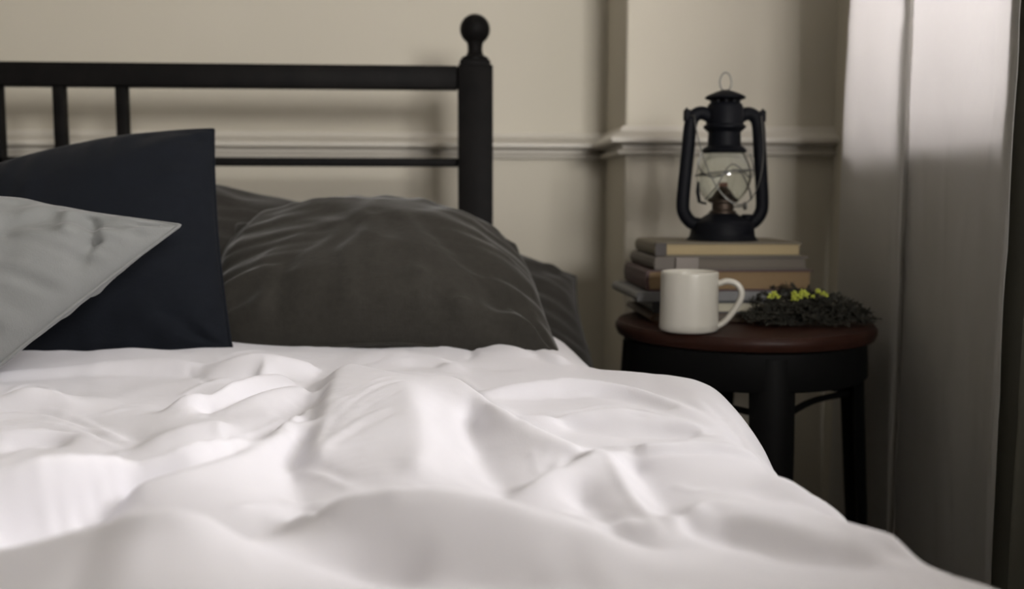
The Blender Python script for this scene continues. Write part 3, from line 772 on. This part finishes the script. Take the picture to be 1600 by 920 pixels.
# ------------------------------------------------------------------ stool
SC = Vector((at_y(1161, 500, 1.40).x, 1.40, 0)); SZ = 0.672; SR = 0.183
stool = empty('stool', (SC.x, SC.y, 0), 'dark stool with round reddish wood seat and splayed black metal legs', 'stool')
def spart(name, bm, m, **k): return bm_obj(name, bm, m, stool, **k)
bm = bmesh.new(); lathe(bm, [(0, -0.022), (SR-0.01, -0.022), (SR-0.003, -0.019), (SR, -0.012), (SR, -0.006), (SR-0.004, -0.001), (SR-0.012, 0), (0, -0.001)], (0, 0, SZ), 72)
spart('seat', bm, M_seat, auto=40)
bm = bmesh.new(); lathe(bm, [(0.166, 0), (0.170, -0.002), (0.172, -0.048), (0.169, -0.052), (0.164, -0.050), (0.160, -0.002), (0.166, 0)], (0, 0, SZ-0.022), 64)
spart('apron', bm, M_stool, auto=40)
for k in range(4):
    a = k*PI/2 - PI/2 + math.radians(-2); ca, sa = math.cos(a), math.sin(a)
    bm = bmesh.new(); rows = []
    for i in range(9):
        t = i/8; z = SZ-0.03 - (SZ-0.03)*t; r = 0.150 + 0.045*t; w = 0.031 - 0.008*t; d = 0.022 - 0.006*t
        sec = [(-w, 0), (-w*0.8, d*0.55), (-w*0.35, d), (w*0.35, d), (w*0.8, d*0.55), (w, 0), (w*0.75, -0.001), (0, d*0.6), (-w*0.75, -0.001)]
        rows.append([bm.verts.new(((r+o)*ca - s*sa, (r+o)*sa + s*ca, z)) for s, o in sec])
    for p, q_ in zip(rows, rows[1:]):
        m_ = len(p)
        for i in range(m_): bm.faces.new((p[i], p[(i+1) % m_], q_[(i+1) % m_], q_[i]))
    bm.faces.new(rows[0]); bm.faces.new(list(reversed(rows[-1])))
    leg = spart('leg', bm, M_stool, auto=50)
    bm = bmesh.new(); box(bm, -0.014, 0.014, -0.010, 0.014, 0, 0.012, bev=0.003, M=Matrix.Translation((0.203*ca, 0.203*sa, 0)) @ Matrix.Rotation(a-PI/2, 4, 'Z'))
    bm_obj('rubber_foot', bm, M_stool, leg)
for k in range(4):
    a0 = k*PI/2 - PI/2; a1 = a0 + PI/2; z = 0.565; r = 0.170
    p0 = Vector((r*math.cos(a0), r*math.sin(a0), z)); p1 = Vector((r*math.cos(a1), r*math.sin(a1), z))
    mid = (p0+p1)/2 * 0.92 + Vector((0, 0, 0.0))*1; mid.z = z + 0.004
    bm = bmesh.new(); tube(bm, smooth_path([p0, mid, p1], 8), 0.0045, n=10); spart('brace', bm, M_stool, smooth=True)

# ------------------------------------------------------------------ books
YBK = 1.375            # front of the stack
M_page_tan = mat('aged_pages', (0.33, 0.26, 0.145), rough=0.85, bump=(500, 0.3, 2), var=(90, (0.34, 0.27, 0.15), 0.3))
M_page_brown = mat('brown_pages', (0.19, 0.125, 0.062), rough=0.85, bump=(500, 0.3, 2), var=(90, (0.20, 0.135, 0.07), 0.3))
M_page_cream = mat('cream_pages', (0.44, 0.41, 0.32), rough=0.85, bump=(500, 0.3, 2))
M_page_grey = mat('grey_pages', (0.125, 0.108, 0.088), rough=0.8, bump=(500, 0.3, 2))
M_cov = [mat('cover_olive', (0.12, 0.10, 0.065), 0.6), mat('cover_taupe', (0.095, 0.08, 0.066), 0.6), mat('cover_maroon', (0.055, 0.024, 0.024), 0.6),
         mat('cover_slate', (0.125, 0.125, 0.125), 0.5), mat('cover_black', (0.02, 0.02, 0.022), 0.5), mat('cover_brown', (0.075, 0.045, 0.025), 0.6),
         mat('cover_light_band', (0.19, 0.165, 0.145), 0.6)]
# (name label, left px, right px, top px, bottom px, depth, cover, pages, rotation deg, shift y)
books = [
    ('worn olive hardback with tan pages, topmost of the stack under the lantern', 1026, 1254, 379, 401, 0.165, 0, M_page_tan, -1.0, 0.0),
    ('taupe paperback with pale patch on its edge, second from the top', 1021, 1262, 401, 422, 0.17, 1, M_page_grey, 1.0, 0.0),
    ('thick maroon book with brown pages in the middle of the stack', 1010, 1270, 422, 455, 0.175, 2, M_page_brown, 0.0, 0.0),
    ('slate grey magazine-thin book jutting out at left of the stack', 992, 1262, 455, 471, 0.18, 3, None, 2.0, 0.0),
    ('black covered book with cream pages low in the stack', 1022, 1225, 471, 490, 0.17, 4, M_page_cream, -1.0, 0.0),
    ('dark brown book lying on the stool seat, bottom of the stack', 1015, 1240, 490, 506, 0.175, 5, M_page_grey, 1.0, 0.0)]
zt = None
zs = [at_y(1150, py, YBK).z for py in (379, 401, 422, 455, 471, 490)] + [SZ+0.0003]
for i, (lab, l, r, t_, b_, dep, cv, pg, rot, sy) in enumerate(books):
    za, zb = zs[i], zs[i+1] + 0.0004
    xl_, xr_ = at_y(l, (t_+b_)/2, YBK).x, at_y(r, (t_+b_)/2, YBK).x
    cx, cy = (xl_+xr_)/2, YBK + dep/2 + sy; hw = (xr_-xl_)/2; hd = dep/2; H = za-zb
    bk = empty('book', (cx, cy, zb), lab, 'book', None); bk.rotation_euler = (0, 0, math.radians(rot))
    ct = 0.0022
    # spine at the left end: cover wraps top, bottom and left
    bm = bmesh.new()
    o_, i_ = [], []
    outer = [(hw, 0), (-hw+0.004, 0), (-hw, 0.003), (-hw-0.0015, H/2), (-hw, H-0.003), (-hw+0.004, H), (hw, H)]
    inner = [(hw, H-ct), (-hw+0.005, H-ct), (-hw+0.003, H/2), (-hw+0.005, ct), (hw, ct)]
    loop = outer + inner
    A = [bm.verts.new((x, -hd, z)) for x, z in loop]; B = [bm.verts.new((x, hd, z)) for x, z in loop]
    m_ = len(loop)
    for q_ in range(m_): bm.faces.new((A[q_], A[(q_+1) % m_], B[(q_+1) % m_], B[q_]))
    bm.faces.new(A); bm.faces.new(list(reversed(B)))
    bm_obj('cover', bm, M_cov[cv], bk)
    bm = bmesh.new(); box(bm, -hw+0.004, hw-0.003, -hd+0.003, hd-0.003, ct*0.98, H-ct*0.98, bev=0.0008, seg=1)
    bm_obj('pages', bm, pg or M_page_grey, bk)
    if i in (0, 1, 3, 4):
        bm = bmesh.new(); wb = {0: 0.016, 1: 0.028, 3: 2*hw*0.999, 4: 0.02}[i]
        box(bm, -hw-0.0005, -hw+wb, -hd-0.0012, -hd+0.004, 0.0005, H-0.0005, bev=0.0006, seg=1)
        bm_obj('cover_flap', bm, M_cov[cv] if i != 0 else M_dark_cover, bk)
    if i == 1:
        bm = bmesh.new(); box(bm, -hw+0.030, -hw+0.062, -hd-0.001, -hd+0.004, 0.001, H-0.001); o = bm_obj('label_band', bm, M_cov[6], bk); o['label'] = 'paler patch on the book edge'

# ------------------------------------------------------------------ lantern
YL = 1.455
LB = at_y(1128, 380, YL); LZ = zs[0] + 0.0006
LS = 1/ (FPX/ (YL*1.0)) * 1.0
def lz(py): return (at_y(1128, py, YL).z - LZ)
def lw(px): return px*YL/FPX*0.998
lant = empty('lantern', (LB.x, YL, LZ), 'black hurricane oil lantern with glass globe on the book stack', 'lantern')
lant.rotation_euler = (0, 0, math.radians(6))
def lpart(name, bm, m=M_lant, parent=None, auto=40): return bm_obj(name, bm, m, parent or lant, auto=auto)
zb0 = 0.0
bm = bmesh.new(); lathe(bm, [(0, 0.002), (lw(54), 0.0), (lw(57), lz(378)), (lw(56), lz(375)), (lw(51), lz(368)), (lw(50), lz(362)), (lw(49), lz(350)), (lw(46), lz(346)), (lw(36), lz(342)), (lw(26), lz(336)), (lw(22), lz(333)), (0, lz(333))], n=56)
tank = lpart('fuel_tank', bm)
bm = bmesh.new(); lathe(bm, [(0, 0), (0.008, 0), (0.009, 0.003), (0.009, 0.008), (0.006, 0.010), (0, 0.010)], (lw(34), -lw(16), lz(345)), n=20); lpart('filler_cap', bm, M_lant, tank)
# burner and cone
bm = bmesh.new(); lathe(bm, [(0, lz(336)), (lw(21), lz(336)), (lw(21), lz(330)), (lw(17), lz(328)), (lw(17), lz(318)), (lw(24), lz(315)), (lw(24), lz(311)), (lw(18), lz(307)), (lw(12), lz(298)), (lw(5), lz(291)), (lw(4), lz(291)), (lw(4), lz(296)), (0, lz(296))], n=40)
burner = lpart('burner', bm, M_brass)
bm = bmesh.new(); box(bm, -0.006, 0.006, -0.0012, 0.0012, lz(300), lz(285)); lpart('wick', bm, mat('charred_wick', (0.16, 0.07, 0.045), 0.9), burner)
bm = bmesh.new(); tube(bm, [(lw(10), 0, lz(324)), (lw(34), -0.004, lz(322))], 0.0012, n=8); lathe(bm, [(0, 0), (0.006, 0), (0.006, 0.002), (0, 0.002)], n=18, M=Matrix.Translation((lw(34), -0.004, lz(322))) @ Matrix.Rotation(PI/2, 4, 'Y')); lpart('wick_knob', bm, M_wire, burner)
# glass globe with thickness
gp = [(lw(25), lz(313)), (lw(30), lz(308)), (lw(37), lz(298)), (lw(42), lz(284)), (lw(43), lz(272)), (lw(40), lz(258)), (lw(35), lz(247)), (lw(31), lz(238))]
gpf = smooth_path([Vector((r, 0, z)) for r, z in gp], 4)
outer = [(p.x, p.z) for p in gpf]; innr = [(p.x-0.0016, p.z) for p in reversed(gpf)]
bm = bmesh.new(); lathe(bm, outer+innr+[outer[0]], n=56); lpart('glass_globe', bm, M_glass, auto=60)
# chimney / hood
bm = bmesh.new(); lathe(bm, [(0, lz(233)), (lw(30), lz(236)), (lw(34), lz(238)), (lw(35), lz(235)), (lw(32), lz(231)), (lw(26), lz(228)), (lw(25), lz(207)), (lw(28), lz(204)), (lw(33), lz(200)), (lw(33), lz(197)), (lw(29), lz(194)), (lw(28), lz(168)), (lw(26), lz(163)), (lw(22), lz(160)), (0, lz(160))], n=48)
chim = lpart('chimney', bm)
bm = bmesh.new(); lathe(bm, [(0, lz(157)), (lw(24), lz(157)), (lw(31), lz(154)), (lw(31.5), lz(152)), (lw(28), lz(149)), (lw(16), lz(144)), (lw(7), lz(141)), (0, lz(140))], n=44); lpart('vent_cap', bm, M_lant)
bm = bmesh.new()
for k in range(10):
    a = 2*PI*k/10; x, y = lw(21)*math.cos(a), lw(21)*math.sin(a); box(bm, x-0.002, x+0.002, y-0.002, y+0.002, lz(161), lz(155))
lpart('vent_post', bm, M_lant, chim)
bm = bmesh.new(); rp = []
for k in range(24):
    a = 2*PI*k/24; rp.append((lw(9.5)*math.cos(a)*(1-0.12*math.sin(a)), 0, (lz(113)+lz(142))/2 + (lz(113)-lz(142))/2*math.sin(a)))
tube(bm, rp, 0.0012, n=8, closed=True); lpart('lifting_ring', bm, M_wire, auto=60)
for s in (-1, 1):
    pth = [(s*lw(24), 0, lz(182)), (s*lw(38), 0, lz(177)), (s*lw(50), 0, lz(182)), (s*lw(56), 0, lz(196)), (s*lw(59), 0, lz(230)), (s*lw(63), 0, lz(275)), (s*lw(66), 0, lz(318)), (s*lw(63), 0, lz(334)), (s*lw(52), 0, lz(347)), (s*lw(38), 0, lz(351))]
    bm = bmesh.new(); tube(bm, smooth_path(pth, 8), 0.0098, n=18, flat=0.8); tb = lpart('side_tube', bm, auto=70)
    bm = bmesh.new(); box(bm, s*lw(62)-0.004, s*lw(62)+0.004, -0.006, 0.006, lz(190), lz(172), bev=0.0015); tube(bm, [(s*lw(62), 0, lz(175)), (s*lw(63), 0, lz(169))], [0.003, 0.0015], n=8); lpart('handle_ear', bm, M_lant, tb)
# wire guards around the globe and the hanging bail
bm = bmesh.new(); q1 = [(lw(44.5)*math.cos(2*PI*k/40), lw(44.5)*math.sin(2*PI*k/40), lz(270)+0.004*math.cos(2*PI*k/40+0.6)) for k in range(40)]
tube(bm, q1, 0.0011, n=6, closed=True); lpart('wire_guard', bm, M_wire, auto=60)
for s in (-1, 1):
    pth = [(s*lw(40), -lw(8), lz(240)), (s*lw(45), -lw(10), lz(262)), (s*lw(30), -lw(36), lz(278)), (-s*lw(4), -lw(44), lz(262)+s*0.004), (-s*lw(26), -lw(38), lz(292)), (-s*lw(38), -lw(22), lz(312))]
    bm = bmesh.new(); tube(bm, smooth_path(pth, 6), 0.0011, n=6); lpart('wire_guard', bm, M_wire, auto=60)
bm = bmesh.new(); bl = [(math.cos(a)*lw(55), -0.012-0.052*math.sin(a), lz(182)-0.128*math.sin(a)) for a in [PI*k/24 for k in range(25)]]
tube(bm, [Vector((-lw(62), 0, lz(182)))]+bl[::-1]+[Vector((lw(62), 0, lz(182)))], 0.0009, n=6); lpart('bail_handle', bm, M_wire, auto=60)
bm = bmesh.new(); tube(bm, [(-lw(44), -0.006, lz(285)), (-lw(46), -0.010, lz(300)), (-lw(42), -0.008, lz(316))], [0.002, 0.003, 0.0025], n=8); tube(bm, [(-lw(40), -0.006, lz(316)), (-lw(30), -0.006, lz(318))], 0.0018, n=8); lpart('globe_lever', bm, M_lant)

# ------------------------------------------------------------------ mug
YM = 1.285
MB = at_y(1076, 514, YM)
mug = empty('mug', (MB.x, YM, SZ+0.0005), 'cream ceramic mug with loop handle at the front of the stool', 'mug')
mr = 46.5*YM/FPX; MH = at_y(1076, 424, YM).z - SZ
bm = bmesh.new(); lathe(bm, [(0, 0.001), (mr-0.006, 0), (mr-0.002, 0.001), (mr+0.0004, 0.004), (mr, 0.012), (mr-0.0008, MH*0.5), (mr-0.001, MH-0.004), (mr-0.0012, MH-0.001), (mr-0.0028, MH), (mr-0.0045, MH-0.001), (mr-0.005, MH-0.006), (mr-0.005, 0.012), (mr-0.012, 0.006), (0, 0.005)], n=64)
body = bm_obj('body', bm, M_mug, mug, auto=60)
hp = [(mr-0.002, 0, MH-0.016), (mr+0.010, 0, MH-0.0125), (mr+0.022, 0, MH-0.016), (mr+0.0285, 0, MH-0.026), (mr+0.0265, 0, MH-0.038), (mr+0.017, 0, MH-0.054), (mr+0.007, 0, MH-0.066), (mr-0.002, 0, MH-0.072)]
bm = bmesh.new(); tube(bm, smooth_path(hp, 6), 0.0042, n=14, flat=1.5); bm_obj('handle', bm, M_mug, mug, smooth=True)
mug.rotation_euler = (0, 0, math.radians(-14))

# ------------------------------------------------------------------ dried flowers
random.seed(7)
FY = 1.34
fc = at_y(1275, 505, FY)
M_stem = mat('dried_stems', (0.020, 0.018, 0.013), rough=0.9, var=(60, (0.035, 0.030, 0.020), 0.3))
M_leaf = mat('dried_leaves', (0.016, 0.016, 0.012), rough=0.85, var=(80, (0.030, 0.028, 0.019), 0.3))
M_bloom = mat('yellow_green_blossom', (0.52, 0.56, 0.07), rough=0.7, var=(200, (0.40, 0.46, 0.06), 0.3))
fl_e = empty('flower_bunch', (fc.x, FY, SZ), 'bunch of dried dark stems with yellow-green blossoms lying on the stool', 'flowers')
bm = bmesh.new(); tips = []
for k in range(120):
    cxk = random.uniform(-0.075, 0.052); top = 0.052*(1-(cxk/0.095)**2)*random.uniform(0.6, 1.0)
    s = Vector((cxk+0.030, random.uniform(-0.03, 0.02), 0.002+random.random()*0.5*top))
    en = Vector((cxk-0.030, random.uniform(-0.035, 0.04), 0.003+random.random()*top))
    md = (s+en)/2 + Vector((random.uniform(-0.01, 0.01), random.uniform(-0.015, 0.015), random.uniform(0.0, 0.45)*top))
    tube(bm, smooth_path([s, md, en], 4), 0.0007, n=4); tips.append((s, md, en))
o = bm_obj('stems', bm, M_stem, fl_e, smooth=True); tag(o, kind='stuff')
bm = bmesh.new()
for s, md, en in tips:
    for q_ in range(26):
        t = random.random(); p = s.lerp(md, t*2) if t < 0.5 else md.lerp(en, t*2-1)
        d = Vector((random.gauss(0, 1), random.gauss(0, 1), random.gauss(0, 0.8)+0.3)).normalized(); l = random.uniform(0.005, 0.013)
        sd_ = d.cross(Vector((random.gauss(0, 1), random.gauss(0, 1), 1))).normalized()*l*0.18
        mid = p + d*l*0.5 + Vector((0, 0, l*0.08))
        q0 = bm.verts.new(p); q1_ = bm.verts.new(mid+sd_); q2 = bm.verts.new(p+d*l); q3 = bm.verts.new(mid-sd_)
        for vv_ in (q0, q1_, q2, q3): vv_.co.z = max(0.0008, vv_.co.z)
        bm.faces.new((q0, q1_, q2, q3))
o = bm_obj('leaves', bm, M_leaf, fl_e); tag(o, kind='stuff')
bl_px = [(1203, 463, 4), (1209, 460, 4.5), (1216, 463, 3), (1242, 459, 4.5), (1248, 464, 5), (1254, 457, 4.5), (1260, 461, 4), (1240, 466, 3.5), (1278, 455, 3.5), (1286, 459, 3.5), (1270, 463, 2.5), (1292, 461, 2.5)]
for px, py, rpx in bl_px:
    Yb = FY - 0.03 + random.uniform(-0.006, 0.006); p = at_y(px, py, Yb) - Vector((fc.x, FY, SZ)); r = 1.35*rpx*Yb/FPX
    bm = bmesh.new()
    for k in range(14):                      # little tufted head of pointed florets
        d = Vector((random.gauss(0, 1), random.gauss(0, 1), random.gauss(0, 1)+0.3)).normalized()
        sd_ = d.orthogonal().normalized()*r*0.34; s2 = d.cross(sd_)
        vs_ = [bm.verts.new(p), bm.verts.new(p+d*r*0.7+sd_), bm.verts.new(p+d*r*0.7+s2), bm.verts.new(p+d*r*0.7-sd_), bm.verts.new(p+d*r*0.7-s2), bm.verts.new(p+d*r*1.15)]
        for a, b in ((1, 2), (2, 3), (3, 4), (4, 1)):
            bm.faces.new((vs_[0], vs_[a], vs_[b])); bm.faces.new((vs_[5], vs_[b], vs_[a]))
    bm_obj('blossom', bm, M_bloom, fl_e)
    bm = None

# ------------------------------------------------------------------ curtains
def curtain(name, keys, zt_, m, label, flare=0.0, thick=0.0012, loc=None, rods=True):
    """keys: plan path (x, y) at top; each with (dx, dy) drift at the bottom"""
    P = smooth_path([Vector((k[0], k[1], 0)) for k in keys], 14)
    D = smooth_path([Vector((k[2], k[3], 0)) for k in keys], 14)
    nz = 90; V = []; F = []; nP = len(P)
    for j in range(nz+1):
        t = j/nz; z = zt_*(1-t) + 0.012
        for i in range(nP):
            s = i/(nP-1)
            w = nf((s*7, z*1.6, 3.0))*0.006*(0.3+t) + nf((s*22, z*4.5, 9.0))*0.0016
            dcr = max(0.0, 1-abs(nf((s*9+z*3.0, z*5-s*4, 4.0)))*4)**2*0.002
            V.append((P[i].x + D[i].x*t + 0.012*t + w + dcr, P[i].y + D[i].y*t + nf((s*5, z*1.3, 6.0))*0.006*t, z))
    for j in range(nz):
        for i in range(nP-1):
            a = j*nP+i; F.append((a, a+1, a+nP+1, a+nP))
    o = mesh_obj(name, V, F, m); sdm = o.modifiers.new('thickness', 'SOLIDIFY'); sdm.thickness = thick
    tag(o, label, 'curtain'); return o
CX = 0.625
def on_x(px, py, Xp):
    d = ray(px, py); return (CAM + d*(Xp/d.x))
def yx(px, Xp, py=150): return on_x(px, py, Xp).y
k1 = [(0.671, yx(1331, 0.656)+0.02, 0.0, 0.03), (0.654, yx(1331, 0.654), -0.01, 0.05), (0.622, yx(1345, 0.622), -0.005, 0.04), (0.616, yx(1375, 0.616), 0, 0.02), (0.614, yx(1405, 0.614), 0, 0.015),
      (0.622, yx(1414, 0.622), 0.003, 0.01), (0.629, yx(1422, 0.629), 0.003, 0.01), (0.627, yx(1460, 0.627), 0, 0.01), (0.623, yx(1500, 0.623), 0, 0.01), (0.625, yx(1540, 0.625), 0, 0.015), (0.618, yx(1578, 0.618), 0, 0.02),
      (0.614, yx(1591, 0.614), 0, 0.03)]
curtain('curtain', k1, 2.50, M_curt, 'white translucent curtain hanging in folds, lit by the window')
ys_ = yx(1594, 0.634); k2 = []
for i in range(5):
    k2.append((0.638 + (0.014 if i % 2 else -0.016), ys_ - i*0.030, 0, 0.02))
curtain('curtain', k2, 2.50, M_drape, 'dark olive drape hanging in shade at the right edge', thick=0.002)
bm = bmesh.new(); tube(bm, [(0.636, 0.36, 2.52), (0.636, 1.70, 2.52)], 0.011, n=16)
rod = bm_obj('curtain_rod', bm, M_bed, smooth=True); tag(rod, 'black metal curtain rod above the window', 'curtain rod')
for y in (0.42, 1.62):
    bm = bmesh.new(); box(bm, 0.626, WALL_X, y-0.008, y+0.008, 2.502, 2.538, bev=0.002); bm_obj('bracket', bm, M_bed, rod)
